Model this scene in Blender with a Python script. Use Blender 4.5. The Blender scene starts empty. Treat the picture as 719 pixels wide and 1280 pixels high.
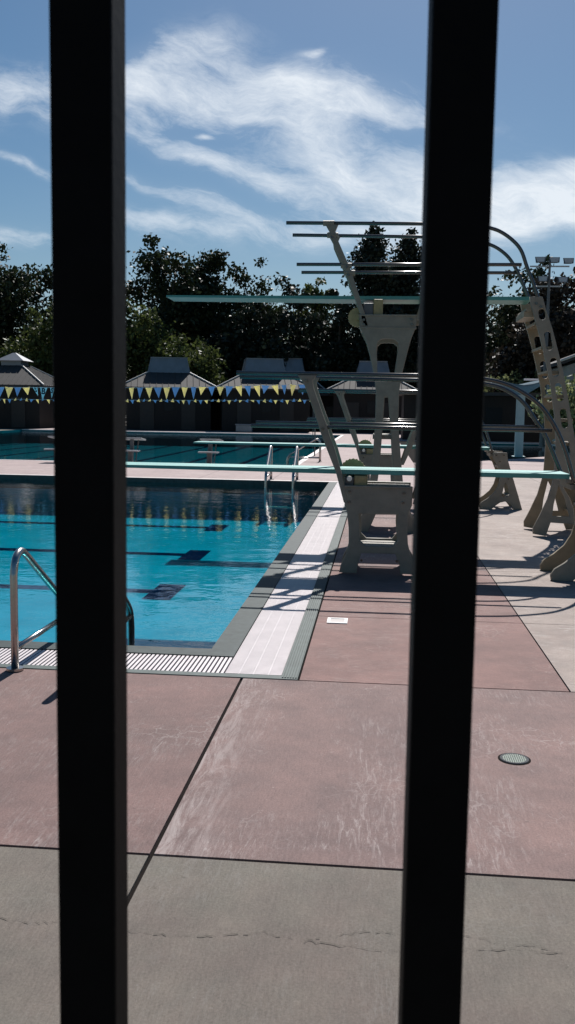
import bpy, math, random
import numpy as np
from mathutils import Vector, Matrix
random.seed(7); rng = np.random.default_rng(11)
scene = bpy.context.scene
col = scene.collection
R = math.radians

# ------------------------------------------------------------------ camera
CAM = Vector((0, 0, 1.55)); F = 1176.0
YAW, PITCH, ROLL = R(5.4), R(6.16), R(0.9)
fwd = Vector((-math.sin(YAW)*math.cos(PITCH), math.cos(YAW)*math.cos(PITCH), -math.sin(PITCH)))
r0 = fwd.cross(Vector((0, 0, 1))).normalized(); u0 = r0.cross(fwd).normalized()
rt = math.cos(ROLL)*r0 + math.sin(ROLL)*u0
up = -math.sin(ROLL)*r0 + math.cos(ROLL)*u0
cd = bpy.data.cameras.new('camera'); cam = bpy.data.objects.new('camera', cd); col.objects.link(cam)
cam.matrix_world = Matrix.Translation(CAM) @ Matrix((rt, up, -fwd)).transposed().to_4x4()
cd.sensor_fit = 'VERTICAL'; cd.sensor_height = 36; cd.lens = 36*F/1280
cd.clip_start = 0.05; cd.clip_end = 2000
cd.dof.use_dof = True; cd.dof.focus_distance = 12.0; cd.dof.aperture_fstop = 26
scene.camera = cam
def ray(px, py):
    return (fwd*F + rt*(px-359.5) - up*(py-640)).normalized()
def G(px, py, z=0.0):                      # survey helper: sight line meets a level plane
    d = ray(px, py); t = (z-CAM.z)/d.z; p = CAM+d*t; return p.x, p.y
def V(px, py, Y):                          # survey helper: sight line meets the upright plane at depth Y
    d = ray(px, py); t = Y/d.y; p = CAM+d*t; return p.x, p.z

# ------------------------------------------------------------------ light
SUN_EL, SUN_AZ = R(47.5), R(4.0)            # azimuth from +Y towards +X
sd = bpy.data.lights.new('sun', 'SUN'); sd.energy = 5.0; sd.angle = R(0.5); sd.color = (1, .965, .93)
so = bpy.data.objects.new('sun', sd); col.objects.link(so)
S = Vector((math.sin(SUN_AZ)*math.cos(SUN_EL), math.cos(SUN_AZ)*math.cos(SUN_EL), math.sin(SUN_EL)))
so.rotation_euler = S.to_track_quat('Z', 'Y').to_euler()
SKY = 0.052
scene.view_settings.view_transform = 'Standard'; scene.view_settings.look = 'None'
scene.view_settings.gamma = 1; scene.view_settings.exposure = 0.25
w = bpy.data.worlds.new("World"); scene.world = w; w.use_nodes = True
nt = w.node_tree; nt.nodes.clear(); N = nt.nodes.new; L = nt.links.new
def mth(op, a, b=None, c=None, clamp=False):
    n = N('ShaderNodeMath'); n.operation = op; n.use_clamp = clamp
    for i, v in enumerate((a, b, c)):
        if v is None: continue
        if isinstance(v, (int, float)): n.inputs[i].default_value = v
        else: L(v, n.inputs[i])
    return n.outputs[0]
sky = N('ShaderNodeTexSky'); sky.sky_type = 'NISHITA'; sky.sun_disc = False
sky.sun_elevation = SUN_EL; sky.sun_rotation = SUN_AZ
sky.air_density = 1.0; sky.dust_density = 0.6; sky.ozone_density = 2.2
tc = N('ShaderNodeTexCoord'); D = tc.outputs['Generated']
sep = N('ShaderNodeSeparateXYZ'); L(D, sep.inputs[0])
iy = mth('DIVIDE', 1.0, mth('MAXIMUM', sep.outputs[1], 0.15))
cx = N('ShaderNodeCombineXYZ'); L(mth('MULTIPLY', sep.outputs[0], iy), cx.inputs[0]); L(mth('MULTIPLY', sep.outputs[2], iy), cx.inputs[1])
def noise(vec, scale, detail, rough, rotz=0, sc=(1, 1, 1), loc=(0, 0, 0), dist=0.0):
    m = N('ShaderNodeMapping'); m.inputs['Rotation'].default_value = (0, 0, rotz); m.inputs['Location'].default_value = loc
    L(vec, m.inputs[0]); m2 = N('ShaderNodeMapping'); m2.inputs['Scale'].default_value = sc; L(m.outputs[0], m2.inputs[0]); n = N('ShaderNodeTexNoise'); n.inputs['Scale'].default_value = scale
    n.inputs['Detail'].default_value = detail; n.inputs['Roughness'].default_value = rough; n.inputs['Distortion'].default_value = dist
    L(m2.outputs[0], n.inputs['Vector']); return n
# bend the coordinates a little so that the wisps curl
wv = N('ShaderNodeVectorMath'); wv.operation = 'MULTIPLY_ADD'; L(noise(cx.outputs[0], 7, 3, .55).outputs['Color'], wv.inputs[0]); wv.inputs[1].default_value = (.07, .07, 0)
sb = N('ShaderNodeVectorMath'); sb.operation = 'SUBTRACT'; L(cx.outputs[0], sb.inputs[0]); sb.inputs[1].default_value = (.035, .035, 0); L(sb.outputs[0], wv.inputs[2])
UV = wv.outputs[0]
nA = noise(UV, 13, 9, .62, R(24), (.28, 1, 1), (3.1, 1.2, 0), .25).outputs['Fac']
nB = noise(UV, 48, 10, .76, R(12), (.35, 1, 1), (0, 5, 0), .3).outputs['Fac']
nC = noise(UV, 10, 8, .65, R(-8), (.7, 1, 1), (1, 3, 0), .2).outputs['Fac']
tex = mth('ADD', mth('MULTIPLY', nA, .42), mth('ADD', mth('MULTIPLY', nB, .34), mth('MULTIPLY', nC, .24)))
# where the cirrus lies: px, py, half length, half width, tilt (degrees, + is down to the right), weight
wisps = [(218, 70, 55, 20, -12, .95), (185, 92, 45, 14, -25, .5), (110, 108, 130, 20, 0, .5), (20, 100, 60, 16, 0, .5), (235, 122, 95, 22, 2, .95), (325, 118, 70, 22, 4, .8), (375, 150, 55, 24, 28, 1.15), (405, 185, 40, 26, 48, .9),
         (440, 128, 75, 16, 8, .75), (500, 150, 60, 10, 6, .8), (220, 190, 80, 9, 20, .75), (320, 222, 90, 12, 22, .7), (450, 228, 90, 22, 8, .75), (520, 215, 50, 20, -5, .7), (205, 246, 55, 6, 22, .8), (190, 280, 60, 8, 12, .6),
         (268, 262, 50, 8, 25, .5), (257, 167, 9, 2.6, -3, 1.2), (667, 252, 80, 17, -4, 1.5), (600, 262, 70, 20, 3, 1.0), (700, 232, 60, 12, -14, 1.0), (670, 278, 90, 10, 0, .9), (560, 290, 90, 14, 0, .7), (395, 72, 10, 4, 0, .7), (640, 215, 60, 10, -8, .5),
         (400, 300, 150, 14, 4, .55), (30, 205, 60, 6, 24, .6), (20, 300, 50, 8, 8, .6), (715, 210, 40, 10, -10, .6)]
sxy = N('ShaderNodeSeparateXYZ'); L(UV, sxy.inputs[0]); acc = None
for px, py, a_, b_, tl, wt in wisps:
    d = ray(px, py); u0_, v0_ = d.x/d.y, d.z/d.y; c_, s_ = math.cos(R(tl)), math.sin(R(tl))
    du = mth('SUBTRACT', sxy.outputs[0], u0_); dv = mth('SUBTRACT', v0_, sxy.outputs[1])
    p_ = mth('MULTIPLY', mth('ADD', mth('MULTIPLY', du, c_), mth('MULTIPLY', dv, s_)), F/a_); q_ = mth('MULTIPLY', mth('SUBTRACT', mth('MULTIPLY', dv, c_), mth('MULTIPLY', du, s_)), F/b_)
    g = mth('MULTIPLY', mth('EXPONENT', mth('MULTIPLY', mth('ADD', mth('MULTIPLY', p_, p_), mth('MULTIPLY', q_, q_)), -.55)), wt); acc = g if acc is None else mth('ADD', acc, g)
acc = mth('MINIMUM', acc, 1.5)
dens = mth('ADD', mth('MULTIPLY', acc, .52), mth('MULTIPLY', mth('SUBTRACT', tex, .5), 4.0)); dens = mth('ADD', dens, -.12)
dens = mth('MULTIPLY', dens, mth('MULTIPLY', acc, 2.2, clamp=True), clamp=True)
dens = mth('ADD', mth('MULTIPLY', dens, .95), mth('MULTIPLY', acc, .10), clamp=True)
dens = mth('MULTIPLY', dens, .85)
mx = N('ShaderNodeMix'); mx.data_type = 'RGBA'; L(dens, mx.inputs['Factor'])
hs = N('ShaderNodeHueSaturation'); hs.inputs['Hue'].default_value = .4945; hs.inputs['Saturation'].default_value = 1.32; hs.inputs['Value'].default_value = 1.0
L(sky.outputs[0], hs.inputs['Color']); L(hs.outputs[0], mx.inputs['A'])
mx.inputs['B'].default_value = (14.6, 15.4, 16.2, 1)
bg = N('ShaderNodeBackground'); bg.inputs['Strength'].default_value = SKY; L(mx.outputs['Result'], bg.inputs['Color'])
wo = N('ShaderNodeOutputWorld'); L(bg.outputs[0], wo.inputs[0])

# ------------------------------------------------------------------ helpers
def tag(o, label=None, cat=None, group=None, kind=None):
    if label: o['label'] = label
    if cat: o['category'] = cat
    if group: o['group'] = group
    if kind: o['kind'] = kind
    return o
def empty(name, loc=(0, 0, 0), rz=0):
    o = bpy.data.objects.new(name, None); o.location = loc; o.rotation_euler = (0, 0, rz); o.empty_display_size = .2
    col.objects.link(o); return o
class MB:
    def __init__(s): s.v = []; s.f = []; s.m = []
    def add(s, vs, fs, mi=0):
        b = len(s.v); s.v += [tuple(x) for x in vs]; s.f += [tuple(b+i for i in f) for f in fs]; s.m += [mi]*len(fs); return s
    def box(s, a, b, mi=0):
        x0, x1 = sorted((a[0], b[0])); y0, y1 = sorted((a[1], b[1])); z0, z1 = sorted((a[2], b[2]))
        vs = [(x, y, z) for z in (z0, z1) for y in (y0, y1) for x in (x0, x1)]
        return s.add(vs, [(0, 2, 3, 1), (4, 5, 7, 6), (0, 1, 5, 4), (2, 6, 7, 3), (0, 4, 6, 2), (1, 3, 7, 5)], mi)
    def tube(s, pts, r, n=10, mi=0, caps=True):
        pts = [Vector(p) for p in pts]; rings = []
        t0 = (pts[1]-pts[0]).normalized(); a = Vector((0, 0, 1)) if abs(t0.z) < .9 else Vector((1, 0, 0))
        nx = t0.cross(a).normalized(); vs = []
        for i, p in enumerate(pts):
            t = (pts[min(i+1, len(pts)-1)]-pts[max(i-1, 0)]).normalized()
            nx = (nx - t*nx.dot(t)).normalized(); ny = t.cross(nx)
            rr = r[i] if isinstance(r, (list, tuple)) else r
            for k in range(n):
                an = 2*math.pi*k/n; vs.append(p+nx*math.cos(an)*rr+ny*math.sin(an)*rr)
        fs = [(i*n+k, i*n+(k+1) % n, (i+1)*n+(k+1) % n, (i+1)*n+k) for i in range(len(pts)-1) for k in range(n)]
        if caps: fs += [tuple(range(n-1, -1, -1)), tuple(range((len(pts)-1)*n, len(pts)*n))]
        return s.add(vs, fs, mi)
    def cyl(s, p, q, r, n=16, mi=0): return s.tube([p, q], r, n, mi)
    def quad(s, vs, mi=0): return s.add(vs, [tuple(range(len(vs)))], mi)
    def build(s, name, mats, parent=None, bevel=0, smooth=False, label=None):
        me = bpy.data.meshes.new(name); me.from_pydata(s.v, [], s.f)
        for m in (mats if isinstance(mats, (list, tuple)) else [mats]): me.materials.append(m)
        me.polygons.foreach_set('material_index', s.m)
        if smooth:
            me.polygons.foreach_set('use_smooth', [len(f) == 4 for f in s.f])
        me.update(); o = bpy.data.objects.new(name, me); col.objects.link(o); o.parent = parent
        if bevel:
            b = o.modifiers.new('bevel', 'BEVEL'); b.width = bevel; b.segments = 2; b.limit_method = 'ANGLE'
        if label: o['label'] = label
        return o
def smooth_path(pts, k=6):
    P = [Vector(p) for p in pts]; out = []
    for i in range(len(P)-1):
        p0 = P[max(i-1, 0)]; p1 = P[i]; p2 = P[i+1]; p3 = P[min(i+2, len(P)-1)]
        for j in range(k):
            t = j/k; out.append(.5*((2*p1)+(-p0+p2)*t+(2*p0-5*p1+4*p2-p3)*t*t+(-p0+3*p1-3*p2+p3)*t**3))
    out.append(P[-1]); return out
def plate(name, loops, Y, th, mat, parent, bev=.006, smooth_k=0):
    """thick cast plate in the XZ plane, centred on depth Y: first loop is the outline, the others are holes"""
    cu = bpy.data.curves.new(name, 'CURVE'); cu.dimensions = '2D'; cu.fill_mode = 'BOTH'; cu.extrude = th/2-bev; cu.bevel_depth = bev; cu.bevel_resolution = 1; cu.offset = -bev
    for lp in loops:
        if smooth_k:
            lp = [(p.x, p.y) for p in smooth_path([Vector((a, b, 0)) for a, b in lp+lp[:1]], smooth_k)][:-1]
        sp = cu.splines.new('POLY'); sp.points.add(len(lp)-1); sp.use_cyclic_u = True
        for i, (x, z) in enumerate(lp): sp.points[i].co = (x, z, 0, 1)
    tmp = bpy.data.objects.new('tmp', cu); col.objects.link(tmp)
    dg = bpy.context.evaluated_depsgraph_get(); me = bpy.data.meshes.new_from_object(tmp.evaluated_get(dg))
    bpy.data.objects.remove(tmp); bpy.data.curves.remove(cu)
    me.transform(Matrix.Translation((0, Y, 0)) @ Matrix.Rotation(R(90), 4, 'X'))
    me.materials.clear(); me.materials.append(mat); me.name = name
    o = bpy.data.objects.new(name, me); col.objects.link(o); o.parent = parent; return o
def copy_tree(o, parent=None):
    c = o.copy(); col.objects.link(c); c.parent = parent
    for ch in list(o.children): copy_tree(ch, c)
    return c

# ------------------------------------------------------------------ materials
def mat(name, base, rough=.6, metal=0.0, var=.15, scale=6, bump=0.0, bscale=40, stretch=(1, 1, 1), spec=.5, coord='Object'):
    m = bpy.data.materials.new(name); m.use_nodes = True; t = m.node_tree; b = t.nodes['Principled BSDF']
    b.inputs['Roughness'].default_value = rough; b.inputs['Metallic'].default_value = metal; b.inputs['Specular IOR Level'].default_value = spec
    tc = t.nodes.new('ShaderNodeTexCoord'); mp = t.nodes.new('ShaderNodeMapping'); mp.inputs['Scale'].default_value = stretch
    t.links.new(tc.outputs[coord], mp.inputs[0])
    n = t.nodes.new('ShaderNodeTexNoise'); n.inputs['Scale'].default_value = scale; n.inputs['Detail'].default_value = 6; n.inputs['Roughness'].default_value = .65
    t.links.new(mp.outputs[0], n.inputs['Vector'])
    r = t.nodes.new('ShaderNodeValToRGB'); e = r.color_ramp.elements
    e[0].position = .3; e[1].position = .72
    e[0].color = tuple(c*(1-var) for c in base)+(1,); e[1].color = tuple(min(1, c*(1+var)) for c in base)+(1,)
    t.links.new(n.outputs['Fac'], r.inputs[0]); t.links.new(r.outputs[0], b.inputs['Base Color'])
    if bump:
        n2 = t.nodes.new('ShaderNodeTexNoise'); n2.inputs['Scale'].default_value = bscale; n2.inputs['Detail'].default_value = 4
        t.links.new(mp.outputs[0], n2.inputs['Vector'])
        bp = t.nodes.new('ShaderNodeBump'); bp.inputs['Strength'].default_value = bump; bp.inputs['Distance'].default_value = .01
        t.links.new(n2.outputs['Fac'], bp.inputs['Height']); t.links.new(bp.outputs[0], b.inputs['Normal'])
    return m
def deck_mat(name, base, stain, worn, sx=(1, 1, 1), seed=0, white=.5, run=None):
    """broom finished, stained concrete with worn pale scuffs and mineral streaks"""
    m = bpy.data.materials.new(name); m.use_nodes = True; t = m.node_tree; b = t.nodes['Principled BSDF']; b.inputs['Roughness'].default_value = .72
    b.inputs['Specular IOR Level'].default_value = .14
    geo = t.nodes.new('ShaderNodeNewGeometry')
    def nz(sc, scale, det, rough, off=0, dist=0):
        mp = t.nodes.new('ShaderNodeMapping'); mp.inputs['Scale'].default_value = sc; mp.inputs['Location'].default_value = (off+seed, off*1.7, 0)
        t.links.new(geo.outputs['Position'], mp.inputs[0]); n = t.nodes.new('ShaderNodeTexNoise'); n.inputs['Scale'].default_value = scale
        n.inputs['Detail'].default_value = det; n.inputs['Roughness'].default_value = rough; n.inputs['Distortion'].default_value = dist
        t.links.new(mp.outputs[0], n.inputs['Vector']); return n.outputs['Fac']
    def ramp(v, a, b_, ca=(0, 0, 0, 1), cb=(1, 1, 1, 1)):
        r = t.nodes.new('ShaderNodeValToRGB'); r.color_ramp.elements[0].position = a; r.color_ramp.elements[1].position = b_
        r.color_ramp.elements[0].color = ca; r.color_ramp.elements[1].color = cb; t.links.new(v, r.inputs[0]); return r.outputs[0]
    def mix(f, a, b_, mode='MIX'):
        x = t.nodes.new('ShaderNodeMix'); x.data_type = 'RGBA'; x.blend_type = mode
        for v, k in ((f, 'Factor'), (a, 'A'), (b_, 'B')):
            if isinstance(v, (int, float)): x.inputs[k].default_value = v
            elif isinstance(v, tuple): x.inputs[k].default_value = v
            else: t.links.new(v, x.inputs[k])
        return x.outputs['Result']
    def mul(a, b_):
        k = t.nodes.new('ShaderNodeMath'); k.operation = 'MULTIPLY'
        for q, v in enumerate((a, b_)):
            if isinstance(v, (int, float)): k.inputs[q].default_value = v
            else: t.links.new(v, k.inputs[q])
        return k.outputs[0]
    c = mix(ramp(nz((1, 1, 1), 1.1, 8, .68, 1), .36, .62), base+(1,), stain+(1,))
    c = mix(1.0, c, ramp(nz((1, 1, 1), 4.5, 6, .7, 41), .3, .7, (.84, .86, .87, 1), (1.1, 1.08, 1.07, 1)), 'MULTIPLY')   # mottling
    c = mix(1.0, c, ramp(nz((1, 1, 1), 110, 2, .8, 3), .3, .75, (.76, .76, .76, 1), (1.12, 1.12, 1.12, 1)), 'MULTIPLY')        # grit
    c = mix(1.0, c, ramp(nz((sx[0]*3.0, sx[1]*3.0, 1), 1.2, 4, .8, 15), .3, .75, (.84, .84, .84, 1), (1.08, 1.08, 1.08, 1)), 'MULTIPLY')   # broom lines
    st = ramp(nz((sx[0]*1.7, sx[1]*1.7, 1), 1.0, 7, .85, 9, .9), .50, .68)
    patch = ramp(nz((1.2, .8, 1), 1.2, 8, .75, 21, .6), .47, .62)
    c = mix(mul(mul(st, patch), white), c, worn+(1,))
    vo = t.nodes.new('ShaderNodeTexVoronoi'); vo.feature = 'DISTANCE_TO_EDGE'; vo.inputs['Scale'].default_value = 13
    mp = t.nodes.new('ShaderNodeMapping'); mp.inputs['Location'].default_value = (seed, seed, 0); t.links.new(geo.outputs['Position'], mp.inputs[0])
    wv_ = t.nodes.new('ShaderNodeVectorMath'); wv_.operation = 'MULTIPLY_ADD'; wv_.inputs[1].default_value = (.12, .12, .12)
    nn = t.nodes.new('ShaderNodeTexNoise'); nn.inputs['Scale'].default_value = 9; nn.inputs['Detail'].default_value = 5; t.links.new(mp.outputs[0], nn.inputs['Vector'])
    t.links.new(nn.outputs['Color'], wv_.inputs[0]); t.links.new(mp.outputs[0], wv_.inputs[2]); t.links.new(wv_.outputs[0], vo.inputs['Vector'])
    craze = ramp(vo.outputs['Distance'], .012, .045, (1, 1, 1, 1), (0, 0, 0, 1)); where = ramp(nz((1, 1, 1), 1.7, 6, .7, 27), .52, .64)
    c = mix(mul(mul(craze, where), .45*white), c, worn+(1,))
    if run is not None:                                     # lime washed out along the joint
        sp_ = t.nodes.new('ShaderNodeSeparateXYZ'); t.links.new(geo.outputs['Position'], sp_.inputs[0])
        q_ = t.nodes.new('ShaderNodeMath'); q_.operation = 'SUBTRACT'; t.links.new(sp_.outputs[0], q_.inputs[0]); q_.inputs[1].default_value = run
        w1 = ramp(q_.outputs[0], 0.0, .30, (1, 1, 1, 1), (0, 0, 0, 1)); n1_ = ramp(nz((9, 1.3, 1), 1.6, 8, .8, 51, .8), .47, .60)
        c = mix(mul(mul(w1, n1_), .8), c, worn+(1,))
    spots = ramp(nz((1, 1, 1), 17, 3, .6, 33), .70, .75); c = mix(mul(spots, .55), c, tuple(x*.4 for x in base)+(1,))
    pale = ramp(nz((1, 1, 1), 55, 2, .5, 61), .74, .79); c = mix(mul(pale, .6), c, tuple(min(1, x*1.3) for x in worn)+(1,))
    t.links.new(c, b.inputs['Base Color'])
    bp = t.nodes.new('ShaderNodeBump'); bp.inputs['Strength'].default_value = .8; bp.inputs['Distance'].default_value = .005
    t.links.new(nz((sx[0]*1.2, sx[1]*1.2, 1), 4, 5, .75, 5), bp.inputs['Height']); t.links.new(bp.outputs[0], b.inputs['Normal'])
    return m
SX = (3.2, 26, 1); SY = (26, 3.2, 1)
D_RED = deck_mat('stained_red_concrete', (.30, .178, .158), (.22, .137, .124), (.42, .36, .33), SX, 0, .8)
D_PINK = deck_mat('stained_pink_concrete', (.285, .19, .172), (.215, .152, .142), (.43, .37, .35), SY, 4, .9, run=-.80)
D_MAUVE = deck_mat('stained_mauve_concrete', (.255, .186, .172), (.20, .15, .142), (.38, .345, .33), SY, 9, .75)
D_TAN = deck_mat('worn_tan_concrete', (.42, .35, .31), (.32, .26, .23), (.60, .54, .50), SX, 13, 1.0)
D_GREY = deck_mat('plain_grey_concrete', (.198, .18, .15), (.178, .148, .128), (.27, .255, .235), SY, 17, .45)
D_FAR = deck_mat('pale_pink_concrete', (.46, .365, .345), (.40, .31, .295), (.6, .55, .52), SX, 23, .6)
D_REDN = deck_mat('stained_red_concrete_near', (.27, .172, .156), (.195, .134, .124), (.40, .36, .34), SY, 31, .75)
JOINT = mat('joint_filler', (.016, .014, .013), .95, spec=.03)
GROUND = mat('packed_soil', (.16, .14, .11), .95, var=.3, scale=1.2)
CAST = mat('beige_cast_paint', (.22, .195, .152), .55, var=.18, scale=7, bump=.25, bscale=90)
CAST_T = mat('tan_cast_paint', (.27, .215, .14), .55, var=.2, scale=7, bump=.25, bscale=90)
STEEL = mat('brushed_stainless_tube', (.42, .40, .38), .27, 1.0, var=.1, scale=30)
STEEL_D = mat('weathered_aluminium_tube', (.11, .105, .10), .22, .75, var=.12, scale=20)
BOARD = mat('teal_board_surface', (.10, .34, .31), .55, var=.12, scale=9, bump=.3, bscale=180)
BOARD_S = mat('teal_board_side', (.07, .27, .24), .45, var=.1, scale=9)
WHEEL = mat('ochre_wheel_plastic', (.36, .28, .13), .6, var=.18, scale=25)
BOLT = mat('pale_bolt_cap', (.75, .73, .68), .35, .4)
BLACK = mat('black_fence_paint', (.004, .0038, .004), .65, var=.3, scale=40, bump=.05, bscale=300, spec=.07)
TILE = mat('teal_grey_tile', (.04, .055, .054), .6, var=.3, scale=12, spec=.2)
TILE_B = mat('ribbed_coping_tile', (.095, .118, .112), .6, var=.2, scale=9, spec=.2)
GRATE = mat('white_plastic_grate', (.62, .56, .56), .5, var=.08, scale=5)
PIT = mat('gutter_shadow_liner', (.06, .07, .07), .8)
POOLM = mat('aqua_pool_plaster', (.010, .29, .365), .9, var=.16, scale=1.5, spec=0.0)
NAVY = mat('navy_lane_tile', (.004, .012, .04), .95, var=.2, scale=10, spec=0.0)
BLOCKW = mat('starting_block_white', (.42, .42, .41), .5)
BLOCKD = mat('starting_block_steel', (.12, .12, .12), .5, .3)
ROOFD = mat('dark_standing_seam', (.045, .042, .04), .8, 0.0, var=.15, scale=3)
FLASH = mat('pale_ridge_flashing', (.5, .48, .44), .5)
CUP = mat('slate_cupola_metal', (.20, .215, .235), .4, .3, var=.12, scale=2)
WALLD = mat('dark_brown_boards', (.016, .013, .011), .85, var=.3, scale=4, stretch=(6, 6, .5))
TRIM = mat('dark_trim', (.03, .026, .022), .7)
GLASSD = mat('dark_window_glass', (.01, .011, .013), .35, spec=.2)
PALE = mat('pale_stucco', (.30, .29, .27), .85, var=.08, scale=3)
CLOTHB = mat('blue_grey_shade_cloth', (.10, .19, .25), .8, var=.15, scale=2)
TEALP = mat('pale_teal_post', (.27, .40, .42), .5, var=.08)
WHITE = mat('white_enamel', (.75, .74, .72), .5)
YEL = mat('yellow_pennant_vinyl', (.86, .80, .46), .55, var=.1); BLU = mat('blue_pennant_vinyl', (.24, .42, .64), .55, var=.1)
LBL = mat('pale_blue_pennant_vinyl', (.35, .62, .72), .55, var=.1)
for mm in (YEL, BLU, LBL, CLOTHB):       # thin sheeting lets sunlight through
    t = mm.node_tree; p = t.nodes['Principled BSDF']; tr = t.nodes.new('ShaderNodeBsdfTranslucent'); ms = t.nodes.new('ShaderNodeMixShader'); ms.inputs[0].default_value = .5
    t.links.new(p.inputs['Base Color'].links[0].from_socket, tr.inputs['Color']); t.links.new(p.outputs[0], ms.inputs[1]); t.links.new(tr.outputs[0], ms.inputs[2])
    t.links.new(ms.outputs[0], t.nodes['Material Output'].inputs['Surface'])
BARK = mat('dark_bark', (.07, .055, .042), .9, var=.3, scale=6, stretch=(3, 3, .6))
def leaf_mat(name, base, trans=.25):
    m = bpy.data.materials.new(name); m.use_nodes = True; t = m.node_tree; b = t.nodes['Principled BSDF']; b.inputs['Roughness'].default_value = .55
    b.inputs['Specular IOR Level'].default_value = .3
    at = t.nodes.new('ShaderNodeNewGeometry'); r = t.nodes.new('ShaderNodeValToRGB'); e = r.color_ramp.elements
    e[0].color = tuple(c*.55 for c in base)+(1,); e[1].color = tuple(c*1.5 for c in base)+(1,)
    t.links.new(at.outputs['Random Per Island'], r.inputs[0]); t.links.new(r.outputs[0], b.inputs['Base Color'])
    tr = t.nodes.new('ShaderNodeBsdfTranslucent'); t.links.new(r.outputs[0], tr.inputs['Color'])
    ms = t.nodes.new('ShaderNodeMixShader'); ms.inputs[0].default_value = trans
    t.links.new(b.outputs[0], ms.inputs[1]); t.links.new(tr.outputs[0], ms.inputs[2]); t.links.new(ms.outputs[0], t.nodes['Material Output'].inputs['Surface'])
    return m
LEAF_OAK = leaf_mat('oak_leaf', (.026, .036, .014), .18)
LEAF_GREEN = leaf_mat('bright_leaf', (.072, .092, .026), .3)
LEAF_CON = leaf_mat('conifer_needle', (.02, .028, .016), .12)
LEAF_RED = leaf_mat('russet_leaf', (.035, .028, .02), .15)
LEAF_HEDGE = leaf_mat('pale_shrub_leaf', (.20, .22, .10), .35)

# water: clear tinted surface with fresnel reflection and ripples
WAT = bpy.data.materials.new('pool_water'); WAT.use_nodes = True; t = WAT.node_tree; t.nodes.clear()
out = t.nodes.new('ShaderNodeOutputMaterial'); tr = t.nodes.new('ShaderNodeBsdfTransparent'); tr.inputs[0].default_value = (.36, .88, .94, 1)
gl = t.nodes.new('ShaderNodeBsdfGlossy'); gl.inputs['Roughness'].default_value = .02; gl.inputs[0].default_value = (1, 1, 1, 1)
fr = t.nodes.new('ShaderNodeFresnel'); fr.inputs[0].default_value = 1.33; ms = t.nodes.new('ShaderNodeMixShader')
ge = t.nodes.new('ShaderNodeNewGeometry')
def wn(sc, scale, det):
    mp = t.nodes.new('ShaderNodeMapping'); mp.inputs['Scale'].default_value = sc; t.links.new(ge.outputs['Position'], mp.inputs[0])
    n = t.nodes.new('ShaderNodeTexNoise'); n.inputs['Scale'].default_value = scale; n.inputs['Detail'].default_value = det; t.links.new(mp.outputs[0], n.inputs['Vector']); return n.outputs['Fac']
ad = t.nodes.new('ShaderNodeMath'); ad.operation = 'MULTIPLY_ADD'; t.links.new(wn((1, 1, 1), 9, 3), ad.inputs[0]); ad.inputs[1].default_value = .35; t.links.new(wn((1, 1.3, 1), 2.0, 2), ad.inputs[2])
bp = t.nodes.new('ShaderNodeBump'); bp.inputs['Strength'].default_value = .4; bp.inputs['Distance'].default_value = .012
t.links.new(ad.outputs[0], bp.inputs['Height']); t.links.new(bp.outputs[0], gl.inputs['Normal']); t.links.new(bp.outputs[0], fr.inputs['Normal'])
t.links.new(fr.outputs[0], ms.inputs[0]); t.links.new(tr.outputs[0], ms.inputs[1]); t.links.new(gl.outputs[0], ms.inputs[2]); t.links.new(ms.outputs[0], out.inputs[0])

# ------------------------------------------------------------------ pools and deck
WZ = -0.10; FZ = -0.82
P1 = (-16.0, -1.04, G(200, 809)[1], G(300, 600)[1])       # near pool x0,x1,y0,y1
P2 = (-24.0, -2.35, 26.4, 62.0)                            # far pool
P3 = (2.4, 17.0, 29.5, 51.5)                               # pool on the right
print('P1', P1)
RIM = (-.42, P1[2]-.62)                                    # outer edge of the near pool's gutter (x, y)
pools = [(P1[0]-.7, RIM[0], RIM[1], P1[3]+.02), P2, P3]
def inside(x, y): return any(a < x < b and c < y < d for a, b, c, d in pools)
def tiles(xs, ys, gap, z, dz, mb, mfun):
    xs = sorted(set(xs)); ys = sorted(set(ys))
    for i in range(len(xs)-1):
        for j in range(len(ys)-1):
            mx_, my_ = (xs[i]+xs[i+1])/2, (ys[j]+ys[j+1])/2
            if inside(mx_, my_): continue
            mb.box((xs[i]+gap, ys[j]+gap, z-dz), (xs[i+1]-gap, ys[j+1]-gap, z), mfun(mx_, my_))
Y1 = G(300, 1075)[1]; Y2 = RIM[1]; Y3 = G(650, 779)[1]
X1 = G(232, 985)[0]; X2 = G(655, 780)[0]; X3 = X2+2.6
print('joints', Y1, Y2, Y3, X1, X2, RIM)
def dm(x, y):
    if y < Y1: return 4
    if x > X2 and y > Y2: return 3 if y < 24 else 5
    if y < Y2: return 6 if x < X1 else (1 if x < X2 else 2)
    if y > 20: return 5
    return 0 if y < 9 else 1
DM = [D_RED, D_PINK, D_MAUVE, D_TAN, D_GREY, D_FAR, D_REDN]
mb = MB()
# front rows: joints X1 (only in front of the pool)
xsA = [-18.7, -9.6, -6.7, -3.75, X1, 1.98, 4.9, 8.0, 12, 17, 24]
tiles(xsA, [-3.2, -.2, Y1, Y2], .0085, 0, .09, mb, dm)
ysB = [Y2, Y3, 9.35, 11.9, 14.5, 17.1, 19.7, P1[3]+.02, 24, 26.4, 29.5, 33, 38, 43, 51.5, 62, 75]
def right_rows():
    for i in range(len(ysB)-1):
        tiles([RIM[0], X2, X3, X3+2.6, 9, 12, 17, 24], [ysB[i], ysB[i+1]], .005, 0, .09, mb, dm)
right_rows()
tiles([-24, -21, -18.7, P1[0]-.7], [Y2, 9.3, 13, 17, P1[3]+.02], .005, 0, .09, mb, dm)
tiles([-24, -20, -16, -12, -8, -4, -2.35, RIM[0]], [P1[3]+.02, 24.0, 26.4], .004, 0, .09, mb, lambda x, y: 5)
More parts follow.
